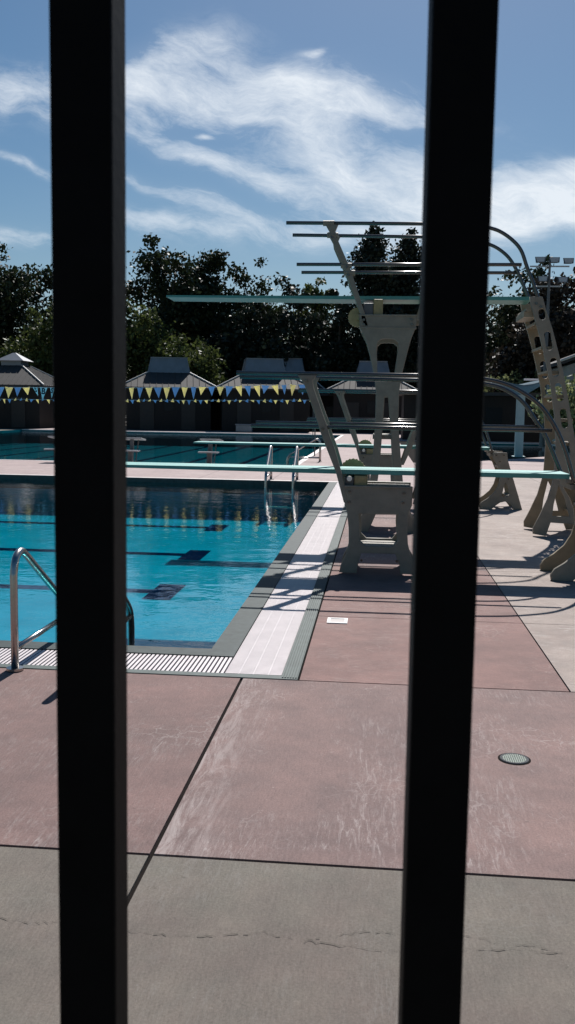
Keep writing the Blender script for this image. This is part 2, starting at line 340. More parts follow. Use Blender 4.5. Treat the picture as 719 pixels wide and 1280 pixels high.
tiles([-2.35, RIM[0]], [26.4, 29.5, 33, 38, 43, 51.5, 62], .004, 0, .09, mb, lambda x, y: 5)
tiles([-24, -16, -8, -2.35, RIM[0]], [62, 75], .004, 0, .09, mb, lambda x, y: 5)
tag(mb.build('pool_deck', DM), kind='structure')
m3 = MB(); a, b = G(594, 577), G(682, 571)
m3.add([(P3[0]-.02, P3[2]-.02, .004), (9.5, P3[2]-.02, .004), (9.5, b[1]+(9.5-b[0])*(b[1]-a[1])/(b[0]-a[0]), .004), (b[0], b[1], .004), (a[0], a[1], .004), (P3[0]-.02, a[1]-.3, .004)], [(0, 1, 2, 3, 4, 5)])
tag(m3.build('pool_deck_corner', D_FAR), kind='structure')
mb = MB()
holes = [(P1[0]-.69, RIM[0]-.01, RIM[1]+.01, P1[3]), P2, P3]
gx = sorted({-300, 300, *[h[0] for h in holes], *[h[1] for h in holes]}); gy = sorted({-60, 500, *[h[2] for h in holes], *[h[3] for h in holes]})
for i in range(len(gx)-1):
    for j in range(len(gy)-1):
        cx_, cy_ = (gx[i]+gx[i+1])/2, (gy[j]+gy[j+1])/2
        if not any(h[0] < cx_ < h[1] and h[2] < cy_ < h[3] for h in holes):
            mb.quad([(gx[i], gy[j], -.035), (gx[i+1], gy[j], -.035), (gx[i+1], gy[j+1], -.035), (gx[i], gy[j+1], -.035)])
tag(mb.build('ground', GROUND), kind='structure')
# joint filler just below the slab faces
mb = MB()
for i in range(len(gx)-1):
    for j in range(len(gy)-1):
        x0, x1 = max(gx[i], -24), min(gx[i+1], 24); y0, y1 = max(gy[j], -3), min(gy[j+1], 75)
        if x1 > x0 and y1 > y0 and not any(h[0] < (x0+x1)/2 < h[1] and h[2] < (y0+y1)/2 < h[3] for h in holes):
            mb.quad([(x0, y0, -.012), (x1, y0, -.012), (x1, y1, -.012), (x0, y1, -.012)])
tag(mb.build('deck_joint_filler', JOINT), kind='structure')
# gutter rim of the near pool
mb = MB(); x0, x1, y0, y1 = P1
def rim_box(ax, ay, bx, by, z0, z1, m=0): mb.box((ax, ay, z0), (bx, by, z1), m)
LIP = .17
rim_box(x1, y0-LIP, x1+LIP, y1, -.9, .004)                 # right lip
rim_box(x0-.2, y0-LIP, x1, y0, -.9, .004)                  # near lip
rim_box(-.525, RIM[1], RIM[0]-.008, y1, -.3, .004, 1)         # right outer band
rim_box(x0-.2, RIM[1], -.525, RIM[1]+.07, -.3, .004, 1)
rim_box(x0, y1-.03, x1, y1-.021, -.3, .004)       # near outer band
rim_box(x0-.7, RIM[1], x0-.2, y1, -.9, .004)
for k in range(6):                                          # tile ribs of the outer band
    mb.box((-.52+k*.0155, RIM[1]+.02, .004), (-.511+k*.0155, y1, .009), 1)
tag(mb.build('pool_coping', [TILE, TILE_B]), kind='structure')
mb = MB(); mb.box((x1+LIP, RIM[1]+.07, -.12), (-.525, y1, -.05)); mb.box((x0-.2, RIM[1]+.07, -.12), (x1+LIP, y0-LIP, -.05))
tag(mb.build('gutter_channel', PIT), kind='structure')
mb = MB()
yy = RIM[1]+.075
while yy < y1-.02:
    mb.box((x1+LIP+.004, yy, -.03), (-.529, yy+.0155, -.002)); yy += .0245
for xr in (x1+LIP+.085, x1+LIP+.17, x1+LIP+.26): mb.box((xr, RIM[1]+.075, -.04), (xr+.004, y1, -.0025))
g = tag(mb.build('gutter_grate', GRATE), 'long white slatted gutter grating running away along the right side of the diving pool', 'grating', 'white gutter gratings round the near pool')
mb = MB(); xx = x1+LIP-.006
while xx > x0:
    mb.box((xx-.0165, RIM[1]+.074, -.03), (xx, y0-LIP-.004, -.002)); xx -= .0275
g = tag(mb.build('gutter_grate', GRATE), 'white slatted gutter grating along the near end of the pool by the handrails', 'grating', 'white gutter gratings round the near pool')
# basins
def basin(p, fz, name):
    a, b, c, d = p; mb = MB()
    mb.quad([(a, c, fz), (b, c, fz), (b, d, fz), (a, d, fz)])
    for q in (((a, c), (b, c)), ((b, c), (b, d)), ((b, d), (a, d)), ((a, d), (a, c))):
        (ax, ay), (bx, by) = q; mb.quad([(ax, ay, fz), (bx, by, fz), (bx, by, -.012), (ax, ay, -.012)])
    tag(mb.build(name, POOLM), kind='structure')
basin(P1, FZ, 'diving_pool_basin'); POOLM = mat('muted_teal_plaster', (.010, .16, .19), .9, var=.16, scale=.8, spec=0.0); basin(P2, -.9, 'lap_pool_basin'); basin(P3, -.9, 'side_pool_basin')
for p, n in ((P1, 'pool_water'), (P2, 'lap_pool_water'), (P3, 'side_pool_water')):
    mb = MB(); mb.quad([(p[0], p[2], WZ), (p[1], p[2], WZ), (p[1], p[3], WZ), (p[0], p[3], WZ)]); tag(mb.build(n, WAT), kind='structure')
# tile line, lane lines
mb = MB(); z = FZ+.004
def floor_poly(pts): mb.quad([G(a, b, FZ)+(z,) for a, b in pts])
def floor_rect(x0, x1, y0, y1, zz=z): mb.quad([(x0, y0, zz), (x1, y0, zz), (x1, y1, zz), (x0, y1, zz)])
for (px, py, wid) in ((272, 660, .55), (245, 694, .6), (208, 740, .6)):
    X, Yc = G(px, py, FZ); floor_rect(-15.8, X-.2, Yc-.13, Yc+.13); floor_rect(X-.2, X+.16, Yc-.52, Yc+.52)
tag(mb.build('lane_markings', NAVY), kind='structure')
mb = MB()
for k in range(9):
    X = -3.7-k*2.45; mb.quad([(X-.14, 27, -.896), (X+.14, 27, -.896), (X+.14, 61, -.896), (X-.14, 61, -.896)])
tag(mb.build('lap_pool_lane_markings', NAVY), kind='structure')
# white nosing at the far deck edge + far pools' copings
mb = MB()
mb.box((P1[0], P1[3]-.02, -.06), (P1[1]+.2, P1[3]+.16, .005)); mb.box((P2[0], 26.24, -.05), (-2.2, 26.42, .006)); mb.box((P2[0], 61.9, -.05), (-2.2, 62.3, .008))
mb.box((-2.40, 26.5, -.05), (-2.22, 61.8, .006)); mb.box((P3[0], 51.4, -.05), (P3[1], 51.9, .02))
tag(mb.build('pool_edge_nosing', mat('pale_edge_tile', (.62, .56, .54), .5)), kind='structure')
# cracks in the front slabs
mb = MB()
def crack(pts, wd):
    P = [];
    for i in range(len(pts)-1):
        for k in range(14):
            t_ = k/14; P.append((pts[i][0]*(1-t_)+pts[i+1][0]*t_, pts[i][1]*(1-t_)+pts[i+1][1]*t_+random.uniform(-2.2, 2.2)))
    P = [G(*p) for p in P]
    for i in range(len(P)-1):
        if random.random() < .14: continue
        h = wd*random.choice((.3, .5, .7, 1.0, 1.6))
        mb.quad([(P[i][0], P[i][1]-h, .003), (P[i+1][0], P[i+1][1]-h, .003), (P[i+1][0], P[i+1][1]+h, .003), (P[i][0], P[i][1]+h, .003)])
crack([(-60, 1142), (20, 1152), (90, 1155), (165, 1165), (240, 1171), (330, 1166), (400, 1180), (520, 1192), (640, 1186), (740, 1196), (900, 1190)], .0011)
crack([(380, 1178), (450, 1165), (540, 1168), (590, 1172), (700, 1190)], .0009)
tag(mb.build('hairline_cracks', mat('crack_dirt', (.085, .075, .062), .95)), kind='structure')

# ------------------------------------------------------------------ picket fence right in front
c1, c2 = V(114.5, 640, .365)[0], V(557, 640, .369)[0]
A = Vector((c1, .365, 0)); B = Vector((c2, .369, 0)); dirv = (B-A); pitch = dirv.length; ang = math.atan2(dirv.y, dirv.x)
fence = empty('picket_fence', (A.x, A.y, 0))
tag(fence, 'black square-bar metal fence whose upright pickets stand right in front of the viewer', 'fence')
print('picket pitch', pitch)
pm = MB(); hw = .0118; pm.box((-hw, -hw, .12), (hw, hw, 2.2)); pk = pm.build('picket', BLACK, fence, bevel=.0016); pk.rotation_euler.z = ang
for k in list(range(-9, 0))+list(range(1, 12)):
    q = pk.copy(); col.objects.link(q); q.parent = fence; q.location = dirv*k
for z_ in (.16, 2.12):
    rm = MB(); rm.box((-9*pitch-.1, -.02, z_-.02), (11*pitch+.1, .02, z_+.02)); r_ = rm.build('rail', BLACK, fence, bevel=.002); r_.rotation_euler.z = ang

# ------------------------------------------------------------------ one-metre springboard
def VV(pts, Y): return [V(a, b, Y) for a, b in pts]
def rounded(cx_, cz_, w_, h_, tilt=0, n=6):
    r = min(w_, h_)/2*.95; pts = []
    for sx, sz, a0 in ((1, 1, 0), (-1, 1, 90), (-1, -1, 180), (1, -1, 270)):
        for k in range(n+1):
            a = R(a0+90*k/n); pts.append((sx*(w_/2-r)+r*math.cos(a), sz*(h_/2-r)+r*math.sin(a)))
    c, s = math.cos(tilt), math.sin(tilt)
    return [(cx_+x*c-z*s, cz_+x*s+z*c) for x, z in pts]
def make_board(name, x0, x1, yc, ztop, parent):
    mb = MB(); n = 14; hwid = .245
    for i in range(n):
        a, b = i/n, (i+1)/n
        def th(t): return .024+.02*min(1, t*1.8) if t < .6 else .044
        xa, xb = x0+(x1-x0)*a, x0+(x1-x0)*b
        ta, tb = th(a), th(b)
        vs = [(xa, yc-hwid, ztop-ta), (xb, yc-hwid, ztop-tb), (xb, yc+hwid, ztop-tb), (xa, yc+hwid, ztop-ta), (xa, yc-hwid, ztop), (xb, yc-hwid, ztop), (xb, yc+hwid, ztop), (xa, yc+hwid, ztop)]
        fs = [(4, 5, 6, 7)]; fs2 = [(0, 3, 2, 1), (0, 1, 5, 4), (3, 7, 6, 2)]
        if i == 0: fs2.append((0, 4, 7, 3))
        if i == n-1: fs2.append((1, 2, 6, 5))
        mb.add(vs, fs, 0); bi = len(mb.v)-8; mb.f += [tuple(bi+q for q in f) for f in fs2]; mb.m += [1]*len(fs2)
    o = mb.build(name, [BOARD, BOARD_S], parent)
    return o
def wheel_part(cx_, cy_, cz_, r, parent, th=.07):
    mb = MB(); n = 44; 
    for s in (0,):
        ring = []
        for k in range(n):
            a = 2*math.pi*k/n; rr = r*(1.0 if k % 2 else .93); ring.append((cx_+rr*math.cos(a), cz_+rr*math.sin(a)))
        vs = [(x, cy_-th/2, z) for x, z in ring]+[(x, cy_+th/2, z) for x, z in ring]
        fs = [tuple(range(n)), tuple(range(2*n-1, n-1, -1))]+[(k, n+k, n+(k+1) % n, (k+1) % n) for k in range(n)]
        mb.add(vs, fs)
    mb.cyl((cx_, cy_-th, cz_), (cx_, cy_+th, cz_), r*.3)
    w_ = mb.build('fulcrum_wheel', WHEEL, parent)
    return w_
def rails(paths, parent, r=.021):
    for p in paths:
        mb = MB(); mb.tube(p, r, 10); mb.build('handrail', STEEL_D, parent, smooth=True)

one = empty('springboard', (0, 0, 0))
YN, YF = 8.93, 9.50; YC = (YN+YF)/2
bx0 = V(84, 583, YC)[0]; bx1 = V(706, 592, YC)[0]
make_board('diving_board', bx0, bx1, YC, 1.0, one)
# front stand side frames
ol = VV([(430, 606), (516, 610), (515, 632), (511, 641), (509, 660), (510, 680), (514, 697), (520, 708), (522, 718), (500, 717), (499, 704), (494, 692), (452, 691), (448, 703), (446, 716), (424, 715), (426, 706), (432, 694), (436, 680), (436, 660), (434, 641), (431, 632)], YN)
h1 = VV([(449, 642), (497, 643), (496, 660), (497, 676), (491, 683), (457, 682), (450, 675), (450, 660)], YN)
for Yp in (YN, YF):
    plate('stand_frame', [ol, h1], Yp, .05, CAST, one)
zt = V(470, 608, YN)[1]; zb = V(470, 632, YN)[1]; xl = V(432, 620, YN)[0]; xr = V(514, 620, YN)[0]
mb = MB(); mb.box((xl, YN+.026, zt-.05), (xr, YF-.026, zt-.01)); mb.box((xl, YN+.026, zb), (xl+.04, YF-.026, zt-.05)); mb.box((xr-.04, YN+.026, zb), (xr, YF-.026, zt-.05))
mb.box((xl-.012, YN-.04, zt-.012), (xr+.012, YN+.03, zt+.006)); mb.box((xl-.012, YF-.03, zt-.012), (xr+.012, YF+.04, zt+.006)); mb.build('fulcrum_carriage', CAST, one, bevel=.004)
mb = MB(); mb.box((xl+.1, YN+.026, .22), (xr-.1, YF-.026, .26)); mb.build('cross_bar', CAST, one, bevel=.004)
# roller under the board, toothed wheel on the far side, adjusting box
rx = V(462, 600, YC)[0]
mb = MB(); mb.box((rx-.145, YN+.03, zt-.008), (rx-.02, YF-.03, .945)); mb.build('fulcrum_roller', WHEEL, one, bevel=.015)
mb = MB(); mb.box((rx-.235, YN+.03, zt-.008), (rx-.148, YF-.03, .93)); mb.build('roller_bracket', BLOCKD, one, bevel=.01)
wheel_part(V(441, 590, YF)[0], YF-.055+.14, V(441, 590, YF)[1], .135, one)
mb = MB(); bxx, bzz = V(437, 598, YN); mb.cyl((bxx, YN-.05, bzz), (bxx, YN+.03, bzz), .024, 14); mb.build('bolt_cap', BOLT, one)
# slanted rail posts (near and far, front and rear of the carriage)
def posts(pairs_left, pairs_right, topz, parent, YN, YF, th=.055, tk=.055):
    for Yp in (YN, YF):
        for side in (pairs_left, pairs_right):
            if not side: continue
            ls = [V(a, b, YN) for a, b in side[0]]; rs = [V(a, b, YN) for a, b in side[1]]
            plate('rail_post', [ls+rs[::-1]], Yp, tk, CAST, parent, bev=.008)
lp = ([(372, 469), (377, 475), (382, 484), (393, 516), (399, 534), (401, 541), (409, 562), (420, 590), (430, 628)], [(396, 469), (391, 476), (392, 484), (403, 516), (409, 532), (411, 541), (419, 562), (427, 590), (436, 628)])
rp = ([(573, 472), (566, 490), (551, 536), (532, 585), (516, 630)], [(586, 472), (578, 490), (563, 536), (545, 585), (524, 630)])
posts(lp, rp, 0, one, YN, YF)
def rail_paths(near_pts, far_pts, Yn, Yf):
    res = []
    for pts, Yp in ((near_pts, Yn), (far_pts, Yf)):
        P = [Vector((V(a, b, Yp)[0], Yp, V(a, b, Yp)[1])) for a, b in pts]
        res.append([P[0]]+smooth_path(P[1:], 5))
    return res
ztop = V(385, 468, YN)[1]
near = [(296, 466), (560, 470), (599, 473), (627, 478.5), (650, 488.5), (674, 505.5), (692, 530), (706, 561), (718, 603)]
far = [(300, 471), (570, 476), (608, 480), (634, 488), (655, 504), (671, 528), (683, 547), (704, 598)]
far = [(V and a, b) for a, b in far]
rails(rail_paths(near, far, YN-.0, YF), one)
mid_n = [(314, 532), (690, 539)]; 
for (pts, Yp) in ((mid_n, YN), ([(320, 528), (676, 536)], YF)):
    P = [(V(a, b, Yp)[0], Yp, V(a, b, Yp)[1]) for a, b in pts]
    P[1] = (P[1][0], P[1][1], P[0][2]); mb = MB(); mb.tube(P, .019, 10); mb.build('handrail', STEEL_D, one, smooth=True)
# rear stand frames and steps
rear = [(1.655, 0.0), (1.645, .05), (1.68, .11), (1.77, .17), (1.87, .26), (1.935, .37), (1.965, .48), (1.95, .62), (1.90, .74), (1.84, .83), (1.84, .925), (2.06, .925), (2.08, .8), (2.17, .52), (2.27, .22), (2.34, 0), (2.21, 0), (2.14, .09)]
rear += [(2.06, .13), (1.98, .11), (1.9, .05), (1.85, 0.0)]
hole = [(2.00, .20), (2.08, .21), (2.13, .24), (2.10, .36), (2.055, .44), (2.03, .36)]
for Yp in (YN, YF): plate('ladder_frame', [rear, hole], Yp, .05, CAST_T if Yp == YF else CAST, one)
for k, (xx_, zz_) in enumerate(((2.25, .22), (2.17, .46), (2.09, .7))):
    mb = MB()
    for j in range(5): mb.box((xx_-.135-.02+j*.04, YN+.026, zz_-.03), (xx_-.135+.002+j*.04, YF-.026, zz_))
    mb.box((xx_-.155, YN+.026, zz_-.05), (xx_+.03, YN+.05, zz_+.002)); mb.box((xx_-.155, YF-.05, zz_-.05), (xx_+.03, YF-.026, zz_+.002)); mb.box((xx_-.155, YC-.02, zz_-.04), (xx_+.03, YC+.02, zz_-.005))
    mb.build('step', CAST, one)
mb = MB(); mb.box((1.80, YN+.026, .925-.07), (2.0, YF-.026, .925-.02)); mb.box((1.76, YC-.25, .955), (1.86, YC+.25, .953-.04)); mb.cyl((1.83, YN+.02, .94), (1.83, YF-.02, .94), .022); mb.build('board_hinge', CAST, one, bevel=.004)
for px, py in ((437, 614), (505, 616), (437, 627), (504, 628), (452, 700), (496, 701), (384, 476), (404, 536)):
    x_, z_ = V(px, py, YN); mb = MB(); mb.cyl((x_, YN-.045, z_), (x_, YN-.02, z_), .012, 8); mb.build('bolt', STEEL_D, one)
for x_, z_ in ((1.89, .88), (2.01, .88), (1.95, .78), (2.1, .5)):
    mb = MB(); mb.cyl((x_, YN-.04, z_), (x_, YN-.02, z_), .013, 8); mb.build('bolt', STEEL_D, one)
one2 = copy_tree(one); one2.location = (.03, 6.62, 0)
tag(one, 'low beige springboard with teal board nearest the viewer, its tip out over the pool edge', 'diving board', 'diving boards beside the pool')
tag(one2, 'low springboard standing behind, farthest of the diving boards, its tip over the far deck', 'diving board', 'diving boards beside the pool')

# ------------------------------------------------------------------ three-metre springboard
three = empty('high_springboard', (0, 0, 0))
tag(three, 'tall three metre diving board with long arched rails and slotted ladder frames', 'diving board', 'diving boards beside the pool')
TN, TF = 12.2, 12.95; TC = (TN+TF)/2
make_board('diving_board', V(213, 380, TC)[0], V(661, 380, TC)[0], TC, V(430, 375, TC+.2)[1], three)
zB = V(430, 375, TC+.2)[1]
outl = [(449, 394), (521, 394), (520, 409), (514, 424), (509, 442), (503, 466), (499, 490), (498, 530), (501, 570), (504, 605), (509, 636), (518, 652), (524, 661), (524, 668), (506, 668), (500, 654), (494, 640), (471, 640), (465, 654), (459, 667), (441, 666), (441, 660), (449, 650), (457, 634), (462, 603), (466, 570), (469, 530), (470, 490), (467, 466), (462, 442), (457, 424), (450, 410)]
ha = [(472, 466), (471, 436), (472, 428), (477, 424), (485, 423.5), (493, 424), (498, 428), (498.5, 436), (494, 466), (491, 474), (483, 477), (475, 474)]
hb = [(481, 496), (486, 496), (489, 540), (491, 580), (494, 610), (491, 618), (474, 618), (471, 610), (475, 580), (478, 540)]
for Yp in (TN, TF):
    plate('stand_frame', [VV(outl, TN), VV(ha, TN), VV(hb, TN)], Yp, .06, CAST, three)
xl, zt = V(450, 394, TN); xr = V(520, 394, TN)[0]; zb = V(450, 410, TN)[1]
mb = MB(); mb.box((xl, TN+.031, zt-.05), (xr, TF-.031, zt-.01)); mb.box((xl, TN+.031, zb), (xl+.05, TF-.031, zt-.05)); mb.box((xr-.05, TN+.031, zb), (xr, TF-.031, zt-.05))
mb.box((xl-.015, TN-.045, zt-.012), (xr+.015, TN+.03, zt+.008)); mb.box((xl-.01, TN-.04, zb-.01), (xr+.01, TN+.03, zb+.012)); mb.box((xl-.015, TF-.03, zt-.012), (xr+.015, TF+.04, zt+.008))
mb.build('fulcrum_carriage', CAST, three, bevel=.004)
for z_ in (1.2, .3):
    mb = MB(); mb.box((xl+.2, TN+.031, z_), (xr-.25, TF-.031, z_+.06)); mb.build('cross_bar', CAST, three, bevel=.004)
rx = V(470, 388, TC)[0]; mb = MB(); mb.box((rx-.03, TN+.03, zt-.008), (rx+.09, TF-.03, zB-.05)); mb.build('fulcrum_roller', WHEEL, three, bevel=.012)
mb = MB(); mb.box((rx-.16, TN+.03, zt-.008), (rx-.034, TF-.03, zB-.1)); mb.build('roller_bracket', BLOCKD, three, bevel=.01)
wx, wz = V(447, 396, TN); wheel_part(wx, TN+.09, wz, .125, three)
lp = ([(407, 281), (413, 292), (414, 299), (430, 336), (446, 380), (455, 408)], [(423, 281), (418.5, 292), (422, 299), (438, 336), (450, 372), (461, 408)])
rp = ([(560, 283), (549, 300), (535, 350), (520, 400)], [(574, 283), (559, 300), (545, 350), (527, 400)])
for Yp in (TN, TF):
    for sd_ in (lp, rp):
        ls = VV(sd_[0], TN); rs = VV(sd_[1], TN); plate('rail_post', [ls+rs[::-1]], Yp, .06, CAST, three, bev=.008)
near = [(358, 278.5), (560, 280), (595, 281), (609, 284), (624.5, 289), (640, 299.5), (651.5, 313), (659, 334), (667, 355), (674, 376)]
far = [(366, 293.8), (560, 296.5), (592, 299), (608, 304), (622.5, 310.6), (636, 322), (646, 338), (655, 358), (663, 378)]
rails(rail_paths(near, far, TN, TF), three, .023)
for (pts, Yp) in (([(371, 330.5), (652, 332.5)], TN), ([(377, 340.5), (645, 343)], TF)):
    P = [(V(a, b, Yp)[0], Yp, V(a, b, Yp)[1]) for a, b in pts]; P[1] = (P[1][0], P[1][1], P[0][2])
    mb = MB(); mb.tube(P, .022, 10); mb.build('handrail', STEEL_D, three, smooth=True)
ro = [(662, 371), (678, 371), (682, 386), (690, 410), (697, 437), (704, 466), (709, 493), (717, 540), (725, 585), (733, 625), (742, 671), (722, 671), (716, 655), (688, 653), (682, 670), (666, 667), (666, 660), (674, 645), (684, 624), (692, 598), (695, 560), (693, 520), (688, 480), (678, 434), (671, 408), (664, 384)]
tri = [(698, 606), (706, 622), (712, 646), (690, 645), (692, 630)]
slots = []
for (px, py, hh) in ((677.5, 393, 11), (685.5, 426, 20), (693, 459, 20), (699, 490, 20), (705, 523, 21), (708, 560, 16)):
    X, Z = V(px, py, TN); slots.append(rounded(X, Z, .085, hh*.0107+.02, R(11)))
for Yp in (TN, TF):
    plate('ladder_frame', [VV(ro, TN), VV(tri, TN)]+slots, Yp, .05, CAST if Yp == TN else CAST_T, three)
for k in range(9):
    zz_ = .3+k*.3; py = None
    # the treads follow the slope of the ladder frames
    X = np.interp(zz_, [V(742, 671, TN)[1], V(709, 493, TN)[1], V(682, 386, TN)[1]], [V(742, 671, TN)[0], V(709, 493, TN)[0], V(682, 386, TN)[0]])-.17
    mb = MB()
    for j in range(5): mb.box((X+j*.042, TN+.026, zz_-.03), (X+.024+j*.042, TF-.026, zz_))
    for Yq in (TN+.03, TC-.13, TC+.1, TF-.06): mb.box((X+.001, Yq, zz_-.04), (X+.189, Yq+.03, zz_-.004))
    mb.build('step', CAST_T, three)
mb = MB(); X, Z = V(661, 384, TN); mb.box((X-.05, TN+.026, Z-.12), (X+.12, TF-.026, Z-.05)); mb.cyl((X, TN, Z-.03), (X, TF, Z-.03), .03); mb.build('board_hinge', CAST_T, three, bevel=.004)

for px, py in ((455, 400), (515, 400), (455, 406), (515, 406), (415, 297), (434, 334), (436, 344), (670, 380), (676, 384), (475, 640), (490, 640)):
    x_, z_ = V(px, py, TN); mb = MB(); mb.cyl((x_, TN-.05, z_), (x_, TN-.02, z_), .016, 8); mb.build('bolt', STEEL_D, three)
for Yp, pts in ((TN, ((411, 279), (416, 294), (433, 332), (437, 341))),):
    for px, py in pts:
        x_, z_ = V(px, py, Yp); mb = MB(); mb.cyl((x_-.07, Yp, z_), (x_+.07, Yp, z_), .036, 10); mb.build('rail_clamp', CAST, three)

# ------------------------------------------------------------------ pool ladders
def ladder(sp=.40):
    root = empty('pool_ladder'); 
    for s in (0, sp):
        prof = [(0, 0), (0, .3), (0, .56), (.03, .65), (.10, .69), (.18, .665), (.35, .56), (.65, .375), (.88, .235), (.97, .15), (1.0, .04), (1.0, -.3), (1.0, -.66)]
        P = [Vector((s, y, z)) for y, z in prof]; mb = MB(); mb.tube([P[0], P[1]]+smooth_path(P[2:11], 5)[0:]+[P[11], P[12]], .0225, 14)
        rl = mb.build('handrail', STEEL, root, smooth=True)
        mb = MB(); mb.tube([(s, .0, .125), (s, .99, .125)], .018, 10); mb.build('brace', STEEL, rl, smooth=True)
        mb = MB(); mb.cyl((s, 0, 0), (s, 0, .014), .05, 20); mb.build('base_flange', STEEL, rl)
    for z_ in (-.22, -.48):
        mb = MB(); mb.box((.0, .97, z_), (sp, 1.06, z_+.03)); mb.build('tread', STEEL, root)
    return root
lad = ladder(.435); X, Y = G(19, 838); lad.location = (X, Y, 0.004)
tag(lad, 'shiny steel ladder handrails in the near corner of the water beside the white grating', 'pool ladder', 'steel ladders at the pool edges')
def ladder_copy(loc, rz, label):
    c = copy_tree(lad); c.location = loc; c.rotation_euler.z = rz; tag(c, label, 'pool ladder', 'steel ladders at the pool edges'); return c
X, Y = G(379, 594); ladder_copy((X, P1[3]+.3, 0), R(180), 'steel ladder rails on the far edge of the diving pool next to its right corner').scale = (1.35, 1, 1.1)
X, Y = G(400, 578); ladder_copy((-1.75, 28.6, 0), R(90), 'dark ladder rails at the right-hand edge of the far lap pool')

# ------------------------------------------------------------------ small things on the deck
X, Y = G(643, 949)
dr = empty('floor_drain', (X, Y, .001)); tag(dr, 'round perforated metal drain cover set in the mauve concrete', 'drain')
mb = MB(); n = 28
ringo = [(.064*math.cos(2*math.pi*k/n), .064*math.sin(2*math.pi*k/n)) for k in range(n)]; ringi = [(x*.84, y*.84) for x, y in ringo]
mb.add([(x, y, .004) for x, y in ringo]+[(x, y, .004) for x, y in ringi]+[(x*1.03, y*1.03, 0) for x, y in ringo], [(k, (k+1) % n, n+(k+1) % n, n+k) for k in range(n)]+[(2*n+k, 2*n+(k+1) % n, (k+1) % n, k) for k in range(n)])
mb.build('rim', STEEL_D, dr)
mb = MB(); mb.cyl((0, 0, .0005), (0, 0, .002), .054, 24); mb.build('well', JOINT, dr)
mb = MB(); mb.cyl((0, 0, -.0005), (0, 0, .0012), .073, 28); mb.build('pit_shade_ring', JOINT, dr)  # flat dark disc painting the shade of a recess around the rim
mb = MB()
for i in range(-5, 6):
    for sg in (0, 1):
        c = i*.0095; h_ = math.sqrt(max(0, .054**2-c*c)); 
        if sg: mb.box((c-.0016, -h_, .0022), (c+.0016, h_, .0038))
        else: mb.box((-h_, c-.0016, .0022), (h_, c+.0016, .0040))
mb.build('grid', mat('dull_drain_metal', (.12, .15, .13), .5, .3), dr)
a = G(410, 773.5); b = G(434, 779.5)
pl = empty('inlaid_plate', ((a[0]+b[0])/2, (a[1]+b[1])/2, .001)); tag(pl, 'small white rectangular plate let into the red deck beside the coping', 'plate')
w2, h2_ = .075, .115
mb = MB()
for q in (((-w2, -h2_), (w2, -h2_+.03)), ((-w2, h2_-.03), (w2, h2_)), ((-w2, -h2_+.03), (-w2+.022, h2_-.03)), ((w2-.022, -h2_+.03), (w2, h2_-.03))): mb.box(q[0]+(0,), q[1]+(.006,))
mb.build('frame', WHITE, pl)
mb = MB(); mb.box((-w2+.022, -h2_+.03, 0), (w2-.022, h2_-.03, .003)); mb.build('inset', mat('grey_plate_inset', (.42, .38, .36), .6), pl)
pl.scale = (1, .75, 1)

# starting blocks on the strip between the pools
blk = empty('starting_block'); 
mb = MB(); mb.box((-.06, -.1, 0), (.06, .1, .36)); mb.box((-.045, .1, .3), (.045, .2, .68)); mb.build('pedestal', BLOCKD, blk, bevel=.008)
mb = MB(); mb.add([(-.29, .05, .70), (.29, .05, .70), (.29, .6, .64), (-.29, .6, .64), (-.29, .05, .74), (.29, .05, .74), (.29, .6, .68), (-.29, .6, .68)], [(0, 3, 2, 1), (4, 5, 6, 7), (0, 1, 5, 4), (2, 3, 7, 6), (0, 4, 7, 3), (1, 2, 6, 5)]); mb.build('platform', BLOCKW, blk, bevel=.008)
mb = MB(); mb.box((-.27, -.32, .36), (.27, .02, .40)); mb.build('step', BLOCKW, blk, bevel=.008)
mb = MB(); mb.cyl((-.1, .16, .08), (-.1, .5, .66), .018); mb.cyl((.1, .16, .08), (.1, .5, .66), .018); mb.build('brace', BLOCKD, blk)
bl = ['starting block standing farthest right, its white top under the low board', 'starting block just right of the left-hand picket', 'starting block just left of the left-hand picket', 'starting block at the left margin of the view']
for k, px in enumerate((269, 164, 60)):
    o = blk if k == 0 else copy_tree(blk); X, Y = G(px, 580); o.location = (X, 25.6, 0)
    tag(o, bl[k], 'starting block', 'starting blocks between the two pools')

# ------------------------------------------------------------------ pennant strings
def pennant_mesh(name, m, mark=None):
    mb = MB(); mb.add([(-.135, 0, 0), (.135, 0, 0), (0, .012, -.40), (-.135, .003, 0), (.135, .003, 0), (0, .015, -.40)], [(0, 2, 1), (3, 4, 5)])
    if mark:
        for s in (-.004,):
            mb.add([(x*.055, s, -.10+z*.05) for x, z in mark], [tuple(range(len(mark)))], 1)
    me = bpy.data.meshes.new(name); me.from_pydata(mb.v, [], mb.f); me.materials.append(m); me.materials.append(NAVY); me.polygons.foreach_set('material_index', mb.m); return me
PY, PB = pennant_mesh('pennant_yellow', YEL), pennant_mesh('pennant_blue', BLU)
def letter_mesh(ch):
    cu = bpy.data.curves.new('letter', 'FONT'); cu.body = ch; cu.size = .26; cu.align_x = 'CENTER'; cu.extrude = .001; cu.offset = .008
    t_ = bpy.data.objects.new('t', cu); col.objects.link(t_); me = bpy.data.meshes.new_from_object(t_.evaluated_get(bpy.context.evaluated_depsgraph_get()))
    bpy.data.objects.remove(t_); me.transform(Matrix.Rotation(R(90), 4, 'X')); me.transform(Matrix.Translation((0, -.006, -.20))); me.materials.clear(); me.materials.append(NAVY); return me
PLm = pennant_mesh('pennant_pale_blue', LBL)
